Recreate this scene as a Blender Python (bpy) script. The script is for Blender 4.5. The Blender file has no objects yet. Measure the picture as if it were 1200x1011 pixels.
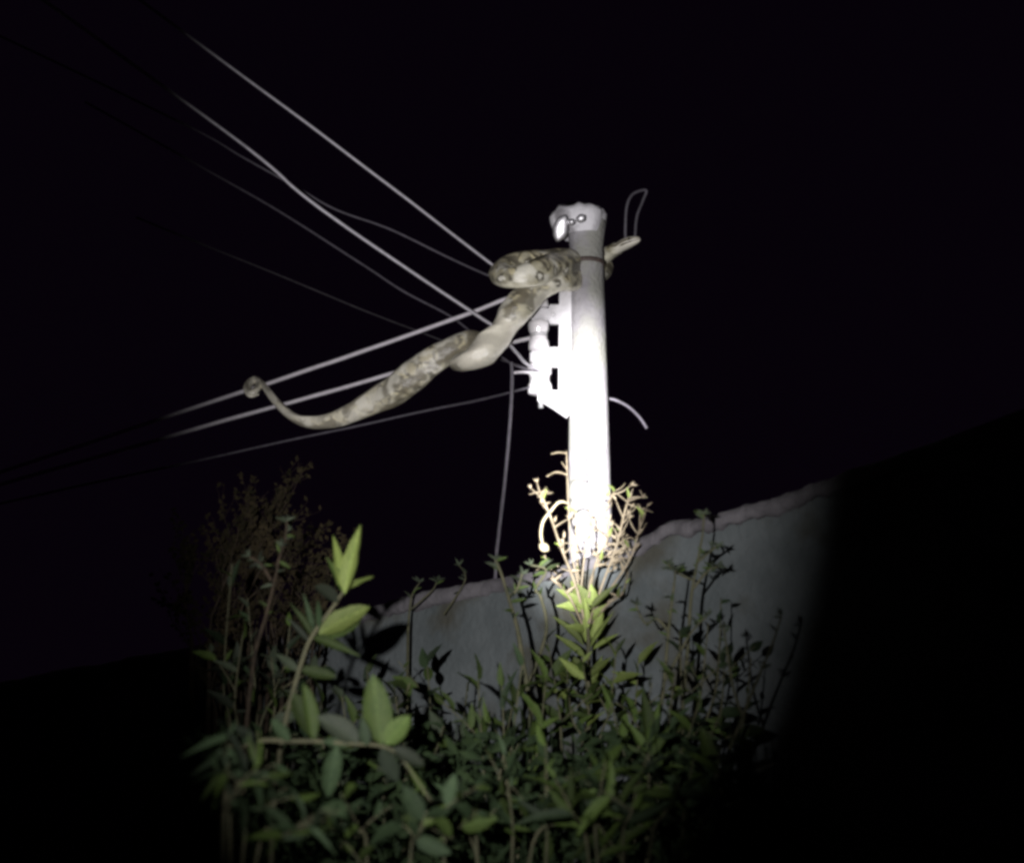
import bpy, bmesh, math, random
from mathutils import Vector, Matrix, noise
random.seed(11)
sc = bpy.context.scene
col = sc.collection
R = math.radians

# ------------------------------------------------------------------ camera
FPX = 1500.0
PITCH = R(13)
CAM = Vector((0, 0, 1.5))
cam_d = bpy.data.cameras.new('camera')
cam = bpy.data.objects.new('camera', cam_d)
col.objects.link(cam)
cam.location = CAM
cam.rotation_euler = (R(90) + PITCH, 0, 0)
cam_d.sensor_width = 36
cam_d.lens = 36 * FPX / 1200
cam_d.clip_start = 0.05
cam_d.clip_end = 2000
cam_d.dof.use_dof = True
cam_d.dof.focus_distance = 6.0
cam_d.dof.aperture_fstop = 2.0
sc.camera = cam

# ------------------------------------------------------------------ night sky
w = bpy.data.worlds.new('World')
sc.world = w
w.use_nodes = True
bg = w.node_tree.nodes['Background']
bg.inputs['Color'].default_value = (0.72, 0.30, 1.0, 1)
bg.inputs['Strength'].default_value = 0.0024

# ------------------------------------------------------------------ the hand torch: hot centre and wide spill
TORCH = Vector((-0.28, 0.08, 1.62))

def px(x, y, Y):
    """photograph pixel seen at world depth Y -> point in the place"""
    a = (x - 600) / FPX
    b = (505.5 - y) / FPX
    d = Vector((a, math.cos(PITCH) - b * math.sin(PITCH), math.sin(PITCH) + b * math.cos(PITCH)))
    return CAM + d * (Y / d.y)

def pxs(Y, y=500):
    """metres per photograph pixel at depth Y"""
    p = px(600, y, Y)
    return (p - CAM).dot(Vector((0, math.cos(PITCH), math.sin(PITCH)))) / FPX

def spot(name, target, ang, blend, power, color, sx=1.0, radius=0.02, loc=TORCH):
    d = bpy.data.lights.new(name, 'SPOT')
    d.energy = power
    d.color = color
    d.spot_size = R(ang)
    d.spot_blend = blend
    d.shadow_soft_size = radius
    o = bpy.data.objects.new(name, d)
    col.objects.link(o)
    o.location = loc
    o.rotation_euler = (target - loc).to_track_quat('-Z', 'Y').to_euler()
    o.scale = (sx, 1, 1)
    return o

spot('torch_beam', px(688, 545, 6.2), 16.5, 1.0, 12000, (1.0, 0.975, 1.0), sx=0.47)
spot('torch_spill', px(600, 418, 6.2), 58.5, 0.74, 1180, (1.0, 0.97, 1.0), sx=0.525)

sc.view_settings.view_transform = 'Standard'
sc.view_settings.look = 'None'
sc.view_settings.exposure = 0
sc.view_settings.gamma = 1
sc.view_settings.use_curve_mapping = False
sc.cycles.pixel_filter_type = 'GAUSSIAN'
sc.cycles.filter_width = 3.4
sc.cycles.max_bounces = 5

# ------------------------------------------------------------------ helpers
def tag(o, label=None, cat=None, group=None, kind=None):
    if label: o['label'] = label
    if cat: o['category'] = cat
    if group: o['group'] = group
    if kind: o['kind'] = kind
    return o

def empty(name, loc, label, cat, group=None):
    o = bpy.data.objects.new(name, None)
    o.empty_display_size = 0.05
    o.location = loc
    col.objects.link(o)
    return tag(o, label, cat, group)

def link(name, me, mat, parent=None, smooth=True):
    if mat and not me.materials:
        me.materials.append(mat)
    if smooth:
        for p in me.polygons: p.use_smooth = True
    o = bpy.data.objects.new(name, me)
    col.objects.link(o)
    if parent:
        o.parent = parent
        o.location = -parent.location
    return o

class MB:
    def __init__(s): s.v = []; s.f = []
    def add(s, vs, fs):
        b = len(s.v)
        s.v += [tuple(v) for v in vs]
        s.f += [tuple(i + b for i in f) for f in fs]
    def box(s, c, sx, sy, sz, rot=None, bev=0.0):
        bm = bmesh.new()
        bmesh.ops.create_cube(bm, size=1)
        for v in bm.verts:
            v.co = Vector((v.co.x * sx, v.co.y * sy, v.co.z * sz))
        if bev: bmesh.ops.bevel(bm, geom=bm.edges[:], offset=bev, segments=2, affect='EDGES')
        M = Matrix.Translation(c) @ (rot.to_4x4() if rot else Matrix())
        bm.transform(M)
        bm.verts.index_update()
        s.add([v.co.copy() for v in bm.verts], [[v.index for v in f.verts] for f in bm.faces])
        bm.free()
    def tube(s, pts, rad, n=8, cap=True, squash=None, wob=0.0):
        if isinstance(rad, (int, float)): rad = [rad] * len(pts)
        fr = frames(pts)
        vs = []; fs = []
        for i, (p, (t, a, b)) in enumerate(zip(pts, fr)):
            for k in range(n):
                th = 2 * math.pi * k / n
                r = rad[i] * (1 + wob * noise.noise(Vector((p.x * 23 + k * .7, p.y * 23, p.z * 23))))
                vs.append(p + a * (math.cos(th) * r) + b * (math.sin(th) * r))
        for i in range(len(pts) - 1):
            for k in range(n):
                k2 = (k + 1) % n
                fs.append((i * n + k, i * n + k2, (i + 1) * n + k2, (i + 1) * n + k))
        if cap:
            fs.append(tuple(range(n - 1, -1, -1)))
            fs.append(tuple((len(pts) - 1) * n + k for k in range(n)))
        s.add(vs, fs)
    def lathe(s, prof, base, axis=Vector((0, 0, 1)), n=24, wob=0.0):
        q = axis.to_track_quat('Z', 'Y').to_matrix()
        vs = []; fs = []
        for r, z in prof:
            for k in range(n):
                th = 2 * math.pi * k / n
                rr = r * (1 + wob * noise.noise(Vector((math.cos(th) * 2, math.sin(th) * 2, z * 14))))
                vs.append(base + q @ Vector((rr * math.cos(th), rr * math.sin(th), z)))
        m = len(prof)
        for i in range(m - 1):
            for k in range(n):
                k2 = (k + 1) % n
                fs.append((i * n + k, i * n + k2, (i + 1) * n + k2, (i + 1) * n + k))
        fs.append(tuple(range(n - 1, -1, -1)))
        fs.append(tuple((m - 1) * n + k for k in range(n)))
        s.add(vs, fs)
    def mesh(s, name):
        me = bpy.data.meshes.new(name)
        me.from_pydata(s.v, [], s.f)
        me.update()
        return me
    def build(s, name, mat, parent=None, smooth=True):
        return link(name, s.mesh(name), mat, parent, smooth)

def frames(pts):
    n = len(pts); out = []
    prev = None
    for i in range(n):
        t = (pts[min(i + 1, n - 1)] - pts[max(i - 1, 0)])
        t = t.normalized() if t.length > 1e-9 else Vector((0, 0, 1))
        if prev is None:
            a = t.orthogonal().normalized()
        else:
            a = (prev - t * prev.dot(t))
            a = a.normalized() if a.length > 1e-6 else t.orthogonal().normalized()
        prev = a
        out.append((t, a, t.cross(a)))
    return out

def crom(P, per=8):
    """Catmull-Rom through rows of numbers"""
    n = len(P); out = []
    for i in range(n - 1):
        p0 = P[max(i - 1, 0)]; p1 = P[i]; p2 = P[i + 1]; p3 = P[min(i + 2, n - 1)]
        for k in range(per):
            t = k / per
            out.append([0.5 * ((2 * b) + (-a + c) * t + (2 * a - 5 * b + 4 * c - d) * t * t + (-a + 3 * b - 3 * c + d) * t ** 3)
                        for a, b, c, d in zip(p0, p1, p2, p3)])
    out.append(list(P[-1]))
    return out

def curve(rows, per=6):
    """rows (x px, y px, depth) -> smoothed world points"""
    return [px(*r) for r in crom(rows, per)]

# ------------------------------------------------------------------ materials
def mat(name, c1, c2=None, scale=8.0, rough=0.6, metal=0.0, bump=0.0, bscale=None, spec=0.5, lo=0.35, hi=0.65, c3=None, c3scale=2.0, trans=0.0):
    m = bpy.data.materials.new(name)
    m.use_nodes = True
    nt = m.node_tree; N = nt.nodes; L = nt.links
    b = N['Principled BSDF']
    b.inputs['Roughness'].default_value = rough
    b.inputs['Metallic'].default_value = metal
    b.inputs['Specular IOR Level'].default_value = spec
    tc = N.new('ShaderNodeTexCoord')
    no = N.new('ShaderNodeTexNoise'); no.inputs['Scale'].default_value = scale; no.inputs['Detail'].default_value = 8
    no.inputs['Roughness'].default_value = 0.65
    L.new(tc.outputs['Object'], no.inputs['Vector'])
    cr = N.new('ShaderNodeValToRGB')
    cr.color_ramp.elements[0].position = lo; cr.color_ramp.elements[1].position = hi
    cr.color_ramp.elements[0].color = (*c1, 1); cr.color_ramp.elements[1].color = (*(c2 or c1), 1)
    L.new(no.outputs['Fac'], cr.inputs['Fac'])
    out = cr.outputs['Color']
    if c3:
        n2 = N.new('ShaderNodeTexNoise'); n2.inputs['Scale'].default_value = c3scale; n2.inputs['Detail'].default_value = 6
        L.new(tc.outputs['Object'], n2.inputs['Vector'])
        r2 = N.new('ShaderNodeValToRGB'); r2.color_ramp.elements[0].position = 0.5; r2.color_ramp.elements[1].position = 0.62
        L.new(n2.outputs['Fac'], r2.inputs['Fac'])
        mx = N.new('ShaderNodeMixRGB'); mx.inputs['Color2'].default_value = (*c3, 1)
        L.new(r2.outputs['Color'], mx.inputs['Fac']); L.new(out, mx.inputs['Color1'])
        out = mx.outputs['Color']
    L.new(out, b.inputs['Base Color'])
    if bump:
        nb = N.new('ShaderNodeTexNoise'); nb.inputs['Scale'].default_value = bscale or scale * 4; nb.inputs['Detail'].default_value = 8
        L.new(tc.outputs['Object'], nb.inputs['Vector'])
        bp = N.new('ShaderNodeBump'); bp.inputs['Strength'].default_value = bump; bp.inputs['Distance'].default_value = 0.01
        L.new(nb.outputs['Fac'], bp.inputs['Height']); L.new(bp.outputs['Normal'], b.inputs['Normal'])
    if trans:
        tr = N.new('ShaderNodeBsdfTranslucent'); L.new(out, tr.inputs['Color'])
        ms = N.new('ShaderNodeMixShader'); ms.inputs['Fac'].default_value = trans
        L.new(b.outputs['BSDF'], ms.inputs[1]); L.new(tr.outputs['BSDF'], ms.inputs[2])
        L.new(ms.outputs['Shader'], N['Material Output'].inputs['Surface'])
    return m

M = {}
M['concrete'] = mat('pole_concrete', (0.23, 0.22, 0.23), (0.34, 0.33, 0.34), 7, 0.8, bump=0.9, bscale=50, c3=(0.27, 0.27, 0.24), c3scale=5)
M['porcelain'] = mat('glazed_porcelain', (0.72, 0.70, 0.72), (0.62, 0.60, 0.60), 14, 0.18, spec=0.8)
M['galvanised'] = mat('galvanised_steel', (0.24, 0.24, 0.245), (0.36, 0.36, 0.365), 30, 0.45, metal=0.3, bump=0.2)
M['cable'] = mat('weathered_aluminium_cable', (0.30, 0.29, 0.31), (0.42, 0.40, 0.43), 40, 0.5, metal=0.15, bump=0.3)
M['cable_pale'] = mat('pale_cable_sheath', (0.50, 0.47, 0.50), (0.62, 0.59, 0.62), 30, 0.5, bump=0.2)
M['cable_dark'] = mat('dark_cable_sheath', (0.07, 0.065, 0.075), (0.11, 0.10, 0.12), 30, 0.6, bump=0.2)
M['cable_black'] = mat('black_cable_sheath', (0.03, 0.028, 0.032), (0.05, 0.045, 0.05), 30, 0.6)
M['leaf_lit'] = mat('leaf_green_lit', (0.075, 0.105, 0.025), (0.13, 0.155, 0.045), 9, 0.6, spec=0.14, trans=0.2)  # brighter leaf green, torchlight painted into the colour
M['cap'] = mat('pale_pole_cap', (0.62, 0.61, 0.63), (0.74, 0.73, 0.75), 6, 0.6, bump=0.8, bscale=30, c3=(0.30, 0.29, 0.30), c3scale=9)  # cap colour paler than the shaft, with random darker patches
M['rack'] = mat('pale_painted_steel', (0.42, 0.41, 0.42), (0.60, 0.59, 0.60), 14, 0.6, bump=0.3)
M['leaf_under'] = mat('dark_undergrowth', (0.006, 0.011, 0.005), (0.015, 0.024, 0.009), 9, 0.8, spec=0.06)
M['strap'] = mat('rusty_strap', (0.05, 0.035, 0.03), (0.10, 0.07, 0.06), 50, 0.7)
M['wall'] = mat('mossy_render', (0.040, 0.048, 0.048), (0.062, 0.071, 0.071), 5.0, 0.9, bump=0.7, bscale=40, c3=(0.030, 0.030, 0.022), c3scale=3.2)
M['coping'] = mat('rough_coping', (0.045, 0.042, 0.045), (0.085, 0.08, 0.084), 7, 0.9, bump=1.0, bscale=30)
M['ground'] = mat('dark_soil', (0.03, 0.025, 0.018), (0.06, 0.05, 0.035), 4, 0.95, bump=0.8)
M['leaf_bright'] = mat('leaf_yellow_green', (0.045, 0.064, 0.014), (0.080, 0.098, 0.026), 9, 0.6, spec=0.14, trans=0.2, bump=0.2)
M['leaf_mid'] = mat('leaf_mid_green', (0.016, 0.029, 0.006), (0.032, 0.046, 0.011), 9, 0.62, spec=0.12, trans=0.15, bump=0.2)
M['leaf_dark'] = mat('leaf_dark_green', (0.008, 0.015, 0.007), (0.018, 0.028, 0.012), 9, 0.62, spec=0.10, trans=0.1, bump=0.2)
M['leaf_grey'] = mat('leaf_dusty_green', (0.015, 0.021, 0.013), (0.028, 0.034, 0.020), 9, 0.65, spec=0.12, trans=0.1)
def veins(m):
    nt = m.node_tree; N = nt.nodes; L = nt.links; b = N['Principled BSDF']
    src = b.inputs['Base Color'].links[0].from_socket
    tc = N.new('ShaderNodeTexCoord'); sx = N.new('ShaderNodeSeparateXYZ'); L.new(tc.outputs['Object'], sx.inputs[0])
    ab = N.new('ShaderNodeMath'); ab.operation = 'ABSOLUTE'; L.new(sx.outputs['X'], ab.inputs[0])
    lt = N.new('ShaderNodeMapRange'); lt.inputs['From Min'].default_value = .02; lt.inputs['From Max'].default_value = .07
    lt.inputs['To Min'].default_value = 1.35; lt.inputs['To Max'].default_value = 1; L.new(ab.outputs[0], lt.inputs['Value'])
    # side veins: slanting ripples
    mu = N.new('ShaderNodeMath'); mu.operation = 'MULTIPLY_ADD'; mu.inputs[1].default_value = -.5; L.new(ab.outputs[0], mu.inputs[0]); L.new(sx.outputs['Y'], mu.inputs[2])
    m2 = N.new('ShaderNodeMath'); m2.operation = 'MULTIPLY'; m2.inputs[1].default_value = 62; L.new(mu.outputs[0], m2.inputs[0])
    si = N.new('ShaderNodeMath'); si.operation = 'SINE'; L.new(m2.outputs[0], si.inputs[0])
    sr = N.new('ShaderNodeMapRange'); sr.inputs['From Min'].default_value = .3; sr.inputs['To Min'].default_value = .92; sr.inputs['To Max'].default_value = 1.22; L.new(si.outputs[0], sr.inputs['Value'])
    oi = N.new('ShaderNodeObjectInfo'); rr = N.new('ShaderNodeMapRange'); rr.inputs['To Min'].default_value = .4; rr.inputs['To Max'].default_value = 1.6; L.new(oi.outputs['Random'], rr.inputs['Value'])
    k1 = N.new('ShaderNodeMath'); k1.operation = 'MULTIPLY'; L.new(lt.outputs[0], k1.inputs[0]); L.new(sr.outputs[0], k1.inputs[1])
    k2 = N.new('ShaderNodeMath'); k2.operation = 'MULTIPLY'; L.new(k1.outputs[0], k2.inputs[0]); L.new(rr.outputs[0], k2.inputs[1])
    vm = N.new('ShaderNodeVectorMath'); vm.operation = 'SCALE'; L.new(src, vm.inputs[0]); L.new(k2.outputs[0], vm.inputs['Scale'])
    L.new(vm.outputs[0], b.inputs['Base Color'])
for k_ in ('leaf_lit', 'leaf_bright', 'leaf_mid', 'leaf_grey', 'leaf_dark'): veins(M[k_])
M['stem'] = mat('green_stem', (0.034, 0.036, 0.02), (0.06, 0.057, 0.032), 30, 0.8, spec=0.15)
M['twig'] = mat('dry_twig', (0.10, 0.08, 0.05), (0.17, 0.14, 0.09), 30, 0.7)
M['twig_brown'] = mat('brown_twig', (0.012, 0.010, 0.007), (0.035, 0.026, 0.017), 30, 0.9, spec=0.1)
M['husk'] = mat('dry_husk', (0.26, 0.22, 0.14), (0.36, 0.31, 0.20), 20, 0.6, trans=0.2)

# ------------------------------------------------------------------ ground and wall
def ground():
    mb = MB()
    n = 40
    def c(i):
        u = (i / n) * 2 - 1
        return math.copysign(abs(u) ** 3, u) * 600
    vs = []
    for j in range(n + 1):
        for i in range(n + 1):
            x, y = c(i), c(j)
            vs.append((x, y + 4, 0.04 * noise.noise(Vector((x * .4, y * .4, 0)))))
    fs = [(j * (n + 1) + i, j * (n + 1) + i + 1, (j + 1) * (n + 1) + i + 1, (j + 1) * (n + 1) + i) for j in range(n) for i in range(n)]
    mb.add(vs, fs)
    tag(mb.build('ground', M['ground']), kind='structure')
ground()

WA = Vector((px(430, 711, 5.6).x, 5.6)); WB = Vector((px(915, 580, 4.4).x, 4.4))
def wall_hit(x, y):
    """where the sight line through a pixel meets the wall's plane"""
    d = px(x, y, 1.0) - CAM
    e = WB - WA
    # CAM.xy + t*d.xy = WA + s*e
    det = d.x * (-e.y) + e.x * d.y
    rx, ry = WA.x - CAM.x, WA.y - CAM.y
    t = (rx * (-e.y) + e.x * ry) / det
    return CAM + d * t

def wall():
    line = [(-200, 850), (0, 800), (150, 770), (300, 745), (430, 711), (500, 693), (580, 677), (640, 664), (700, 646), (760, 628), (776, 618), (792, 609), (806, 611), (830, 605), (870, 593), (915, 580), (975, 560), (1060, 530)]
    hits = [wall_hit(x, y) for x, y in line]
    hits.append(hits[-1] + (hits[-1] - hits[-2]).normalized() * 2.2)
    pts = [Vector(p) for p in crom([tuple(h) for h in hits], 16)]
    e = (WB - WA).normalized(); nrm = Vector((-e.y, e.x, 0))
    if nrm.y > 0: nrm = -nrm                   # towards the camera side
    root = empty('boundary_wall', (pts[130].x, pts[130].y, 0), 'grey rendered boundary wall rising to the right behind the plants', 'wall')
    rows = 26; mb = MB(); vs = []; fs = []
    m = len(pts)
    for side, off in ((0, 0.0), (1, -0.2)):
        for i, p in enumerate(pts):
            for j in range(rows + 1):
                z = (p.z - 0.035) * j / rows
                q = Vector((p.x, p.y, z)) + nrm * off
                d = 0.02 * noise.noise(Vector((q.x * 1.7, q.y * 1.7, z * 2.2))) + 0.005 * noise.noise(Vector((q.x, q.y, q.z)) * 4)
                vs.append(q + nrm * d)
    b = m * (rows + 1)
    for i in range(m - 1):
        for j in range(rows):
            a = i * (rows + 1) + j
            fs.append((a, a + rows + 1, a + rows + 2, a + 1))
            fs.append((b + a, b + a + 1, b + a + rows + 2, b + a + rows + 1))
    mb.add(vs, fs)
    mb.build('rendered_face', M['wall'], root)
    # coping: rough rounded mortar cap, proud of the face
    mb = MB(); vs = []; fs = []
    prof = [(0.006, -0.06), (0.028, -0.05), (0.026, -0.012), (0.0, 0.0), (-0.1, 0.006), (-0.2, 0.0), (-0.225, -0.03), (-0.22, -0.06)]
    for i, p in enumerate(pts):
        for k, (o, z) in enumerate(prof):
            q = p + nrm * o + Vector((0, 0, z))
            s = noise.noise(q * 2.3) * .016 + noise.noise(q * 9) * .007 + noise.noise(q * 26) * .009 + abs(noise.noise(q * 60)) * -.006
            vs.append(q + nrm * s + Vector((0, 0, s * .8 if k not in (0, 7) else s * 1.8)))
    K = len(prof)
    for i in range(m - 1):
        for k in range(K):
            k2 = (k + 1) % K
            fs.append((i * K + k, i * K + k2, (i + 1) * K + k2, (i + 1) * K + k))
    fs.append(tuple(range(K))); fs.append(tuple((m - 1) * K + k for k in range(K - 1, -1, -1)))
    mb.add(vs, fs)
    mb.build('coping', M['coping'], root)
wall()

# ------------------------------------------------------------------ the pole
PY = 6.2
PB = px(690, 500, PY); PX_ = PB.x
def zof(y, x=690, Y=PY): return px(x, y, Y).z
def prad(z): return 0.086 + (zof(300) - z) * 0.0145

ZTOP = zof(262)
pole = empty('utility_pole', (PX_, PY, 0), 'pale round concrete utility pole lit white by the torch', 'pole')
mb = MB()
prof = []
for i in range(61):
    z = ZTOP * i / 60
    r = prad(z)
    h = z - zof(292)
    if h > 0: r += 0.022 * (h / (ZTOP - zof(292))) ** 1.5
    prof.append((r, z))
prof.append((prof[-1][0] - 0.012, ZTOP + 0.012))
prof.append((0.055, ZTOP + 0.015))
prof.append((0.05, ZTOP - 0.05))
mb.lathe(prof, Vector((PX_, PY, 0)), n=40, wob=0.012)
mb.build('shaft', M['concrete'], pole)
# dark strap round the shaft
mb = MB()
zs = zof(310)
mb.lathe([(prad(zs) - .004, -0.011), (prad(zs) + .006, -0.011), (prad(zs) + .007, 0.011), (prad(zs) - .004, 0.011)], Vector((PX_, PY, zs)), n=40)
mb.build('strap', M['strap'], pole)
# cracked flaring head
mb = MB()
ct = px(683, 262, PY)
vs = []; fs = []
n = 30; lv = [(0.095, -0.075), (0.118, -0.02), (0.130, 0.03), (0.112, 0.062), (0.072, 0.085)]
for r, z in lv:
    for k in range(n):
        th = 2 * math.pi * k / n
        jag = 1 + 0.28 * noise.noise(Vector((math.cos(th) * 1.6, math.sin(th) * 1.6, 3.1)))
        zz = z + (0.045 * noise.noise(Vector((math.cos(th) * 3, math.sin(th) * 3, 7))) if z > 0 else 0)
        left = -0.055 * ((1 - math.cos(th)) * .5) ** 2 * (1 if z > -.03 else .2)
        vs.append(Vector((PX_ - .012 + math.cos(th) * r * jag + left, PY + math.sin(th) * r * jag * .9, ZTOP + zz)))
for i in range(len(lv) - 1):
    for k in range(n):
        k2 = (k + 1) % n
        fs.append((i * n + k, i * n + k2, (i + 1) * n + k2, (i + 1) * n + k))
fs.append(tuple((len(lv) - 1) * n + k for k in range(n)))
mb.add(vs, fs)
mb.build('cap', M['cap'], pole)
# reflector plate added on the head's left edge, two bolt discs turned alike to glint
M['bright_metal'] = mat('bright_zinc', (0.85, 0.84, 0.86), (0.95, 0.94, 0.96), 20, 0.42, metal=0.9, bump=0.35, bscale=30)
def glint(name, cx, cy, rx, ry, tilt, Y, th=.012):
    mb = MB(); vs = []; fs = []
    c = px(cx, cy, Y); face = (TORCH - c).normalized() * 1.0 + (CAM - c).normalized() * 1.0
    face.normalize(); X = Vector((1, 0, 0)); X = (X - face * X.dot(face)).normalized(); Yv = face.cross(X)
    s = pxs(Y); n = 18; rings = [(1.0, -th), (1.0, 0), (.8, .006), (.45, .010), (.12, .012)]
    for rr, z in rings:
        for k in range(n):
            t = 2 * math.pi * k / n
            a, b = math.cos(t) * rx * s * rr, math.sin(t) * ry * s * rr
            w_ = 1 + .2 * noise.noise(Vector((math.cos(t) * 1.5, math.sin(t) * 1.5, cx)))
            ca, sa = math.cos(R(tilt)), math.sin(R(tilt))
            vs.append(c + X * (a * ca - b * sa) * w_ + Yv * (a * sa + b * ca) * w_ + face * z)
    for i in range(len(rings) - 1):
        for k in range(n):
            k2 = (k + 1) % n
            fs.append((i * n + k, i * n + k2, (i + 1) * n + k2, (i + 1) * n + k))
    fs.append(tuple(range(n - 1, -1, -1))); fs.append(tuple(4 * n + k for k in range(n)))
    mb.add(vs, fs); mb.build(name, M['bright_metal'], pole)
glint('glint_plate', 657, 268, 9.5, 16, -14, PY - .17)
glint('bolt_glint', 670, 260, 4.5, 4.2, 0, PY - .19)
glint('bolt_glint', 681, 256, 6.5, 5, 20, PY - .19)

# ------------------------------------------------------------------ insulator rack and its spools
RY = PY - 0.03
rack = empty('insulator_rack', px(658, 480, RY), 'galvanised steel bracket rack bolted down the left side of the pole', 'bracket')
mb = MB()
mb.box((px(661, 325, RY) + px(663, 478, RY)) / 2, 0.062, 0.05, (px(660, 325, RY) - px(660, 480, RY)).z, Matrix.Rotation(R(0.9), 3, 'Y'), 0.004)
mb.build('back_strap', M['rack'], rack, False)
for y0, y1 in ((316, 335), (357, 381), (407, 431), (458, 472)):
    y = (y0 + y1) / 2; x0 = 621 if y < 460 else 630
    mb = MB()
    a = px(x0, y, RY); b = px(650, y, RY)
    mb.box((a + b) / 2, (b - a).length, 0.041, 0.062, None, 0.008)
    a = px(643, y, RY); b = px(668, y, RY)
    mb.box((a + b) / 2, (b - a).length, 0.036, (y1 - y0) * pxs(RY), None, 0.006)
    a = px(648, y, RY - .02)
    mb.lathe([(.001, 0), (.013, .001), (.013, .008), (.008, .012), (.001, .013)], a, Vector((0, -1, 0)), 6)
    mb.build('arm', M['rack'], rack, False)
mb = MB()
mb.tube([px(630, 322, RY), px(634, 478, RY)], 0.012, 10)
mb.build('pin', M['galvanised'], rack)
mb = MB()                                   # stay running from the lowest arm back to the pole
mb.tube([px(638, 468, RY), px(652, 474, RY), px(668, 484, RY)], [0.022, 0.03, 0.034], 10)
mb.build('stay', M['rack'], rack)

def spool(y0, y1, rpx, label):
    c0 = px(629.5 + (y1 - 322) / 40, y1, RY - .02); c1 = px(629.5 + (y0 - 322) / 40, y0, RY - .02)
    L = (c1 - c0).length; r = rpx * pxs(RY)
    o = empty('spool_insulator', c0, label, 'insulator', 'spool insulators on the pole rack')
    mb = MB()
    mb.lathe([(r * .55, 0), (r * .96, 0.004), (r, L * .12), (r * .96, L * .30), (r * .84, L * .38), (r * .80, L * .5), (r * .84, L * .62), (r * .96, L * .70), (r, L * .88), (r * .94, L * .985), (r * .5, L)], c0, (c1 - c0).normalized(), 28)
    mb.build('porcelain_body', M['porcelain'], o)
    mb = MB()
    pts = []
    c = (c0 + c1) / 2
    for i in range(31):
        th = 2 * math.pi * i / 15
        pts.append(c + Vector((math.cos(th) * r * .74, math.sin(th) * r * .74, (i / 30 - .5) * .022)))
    mb.tube(pts, 0.006, 6)
    mb.build('tie_wire', M['galvanised'], o)
spool(333, 361, 12.5, 'topmost white spool insulator, half hidden under the snake coils')
spool(377, 411, 12.5, 'middle white spool insulator beside the diagonal snake body')
spool(427, 462, 14.5, 'lowest and brightest white spool insulator on the rack')

# ------------------------------------------------------------------ cables
def cable(rows, wpx, material, label, name='power_cable', group='power cables strung to the pole', per=8, grow=None):
    P = crom(rows, per)
    pts = [px(*p) for p in P]
    rad = [0.5 * wpx * pxs(p[2], p[1]) for p in P]
    for i, p in enumerate(pts):
        s = noise.noise(p * 2.5) * .0035
        pts[i] = p + Vector((0, 0, s))
    mb = MB(); mb.tube(pts, rad, 8, wob=0.15)
    return tag(mb.build(name, M[material]), label, 'cable', group)

cable([(-420, -430, 3.9), (-80, -180, 4.8), (265, 75, 5.5), (420, 190, 5.8), (577, 310, 6.10), (632, 347, 6.11)], 3.6, 'cable', 'highest cable, running straight down from upper left into the snake coils')
cable([(-420, -330, 3.9), (-80, -93, 4.8), (265, 155, 5.5), (350, 225, 5.65), (400, 262, 5.75), (470, 310, 5.85), (560, 370, 5.97), (580, 384, 6.0), (604, 412, 6.05), (619, 428, 6.08), (646, 438, 6.10)], 4.0, 'cable', 'second cable from the top, crossing in front of the rising cable to the lowest spool')
cable([(-100, -5, 6.4), (200, 138, 6.4), (285, 185, 6.4), (350, 221, 6.4), (395, 246, 6.35), (460, 270, 6.25), (530, 304, 6.15), (578, 325, 6.0), (600, 334, 5.98), (632, 346, 6.08)], 2.6, 'cable_dark', 'thin sagging dull cable just under the highest cable')
cable([(100, 120, 7.2), (300, 232, 6.9), (420, 307, 6.7), (470, 340, 6.6), (525, 369, 6.5), (558, 394, 6.35), (599, 426, 6.12), (636, 437, 6.1)], 2.6, 'cable_dark', 'faint cable descending below the second cable to the drop wire')
cable([(160, 255, 7.4), (320, 320, 7.1), (440, 369, 6.8), (490, 388, 6.6), (540, 407, 6.45), (600, 426, 6.2), (634, 436, 6.12)], 2.2, 'cable_black', 'faintest dark cable passing behind the thick bend of the snake')
cable([(-480, 712, 8.6), (-100, 586, 7.6), (265, 465, 6.9), (300, 454, 6.8), (420, 413, 6.5), (540, 371, 6.25), (600, 348, 6.12), (634, 350, 6.12)], 5.0, 'cable_pale', 'pale thick cable that the snake tail is wrapped around')
cable([(-480, 707, 8.6), (-100, 596, 7.6), (265, 492, 6.9), (350, 469, 6.7), (440, 443, 6.5), (520, 420, 6.35), (632, 394, 6.15)], 4.8, 'cable_pale', 'pale cable under the one holding the tail, slipping behind the snake')
cable([(-480, 700, 8.6), (-100, 612, 7.8), (265, 532, 7.1), (400, 503, 6.8), (501, 481, 6.6), (560, 469, 6.4), (622, 454, 6.12)], 2.8, 'cable_dark', 'lowest thin cable rising to the bottom spool under the snake')
cable([(599, 424, 6.05), (600, 445, 6.08), (598, 490, 6.15), (592, 560, 6.25), (584, 630, 6.3), (581, 665, 6.32), (576, 800, 6.4), (575, 1050, 6.45)], 4.2, 'cable_dark', 'drop wire hanging down from the crossing cables to the wall top', 'drop_wire', None)
cable([(690, 466, 6.33), (712, 467, 6.36), (724, 470, 6.36), (738, 478, 6.33), (750, 490, 6.30), (758, 502, 6.28)], 3.4, 'cable_dark', 'short curved cable end sticking out right of the pole', 'cable_end', None)
cable([(622, 437, 6.12), (612, 436, 6.1), (602, 437, 6.07)], 3.6, 'cable_pale', 'short stub tying the lowest spool to the drop wire', 'cable_stub', None, per=4)
cable([(733, 290, 6.30), (733, 262, 6.30), (735, 240, 6.30), (742, 227, 6.32), (757, 223, 6.36), (753, 236, 6.36), (746, 255, 6.34), (744, 282, 6.32)], 3.4, 'cable_dark', 'dim thin loop of wire sticking up above the snake head', 'wire_loop', None)

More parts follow.
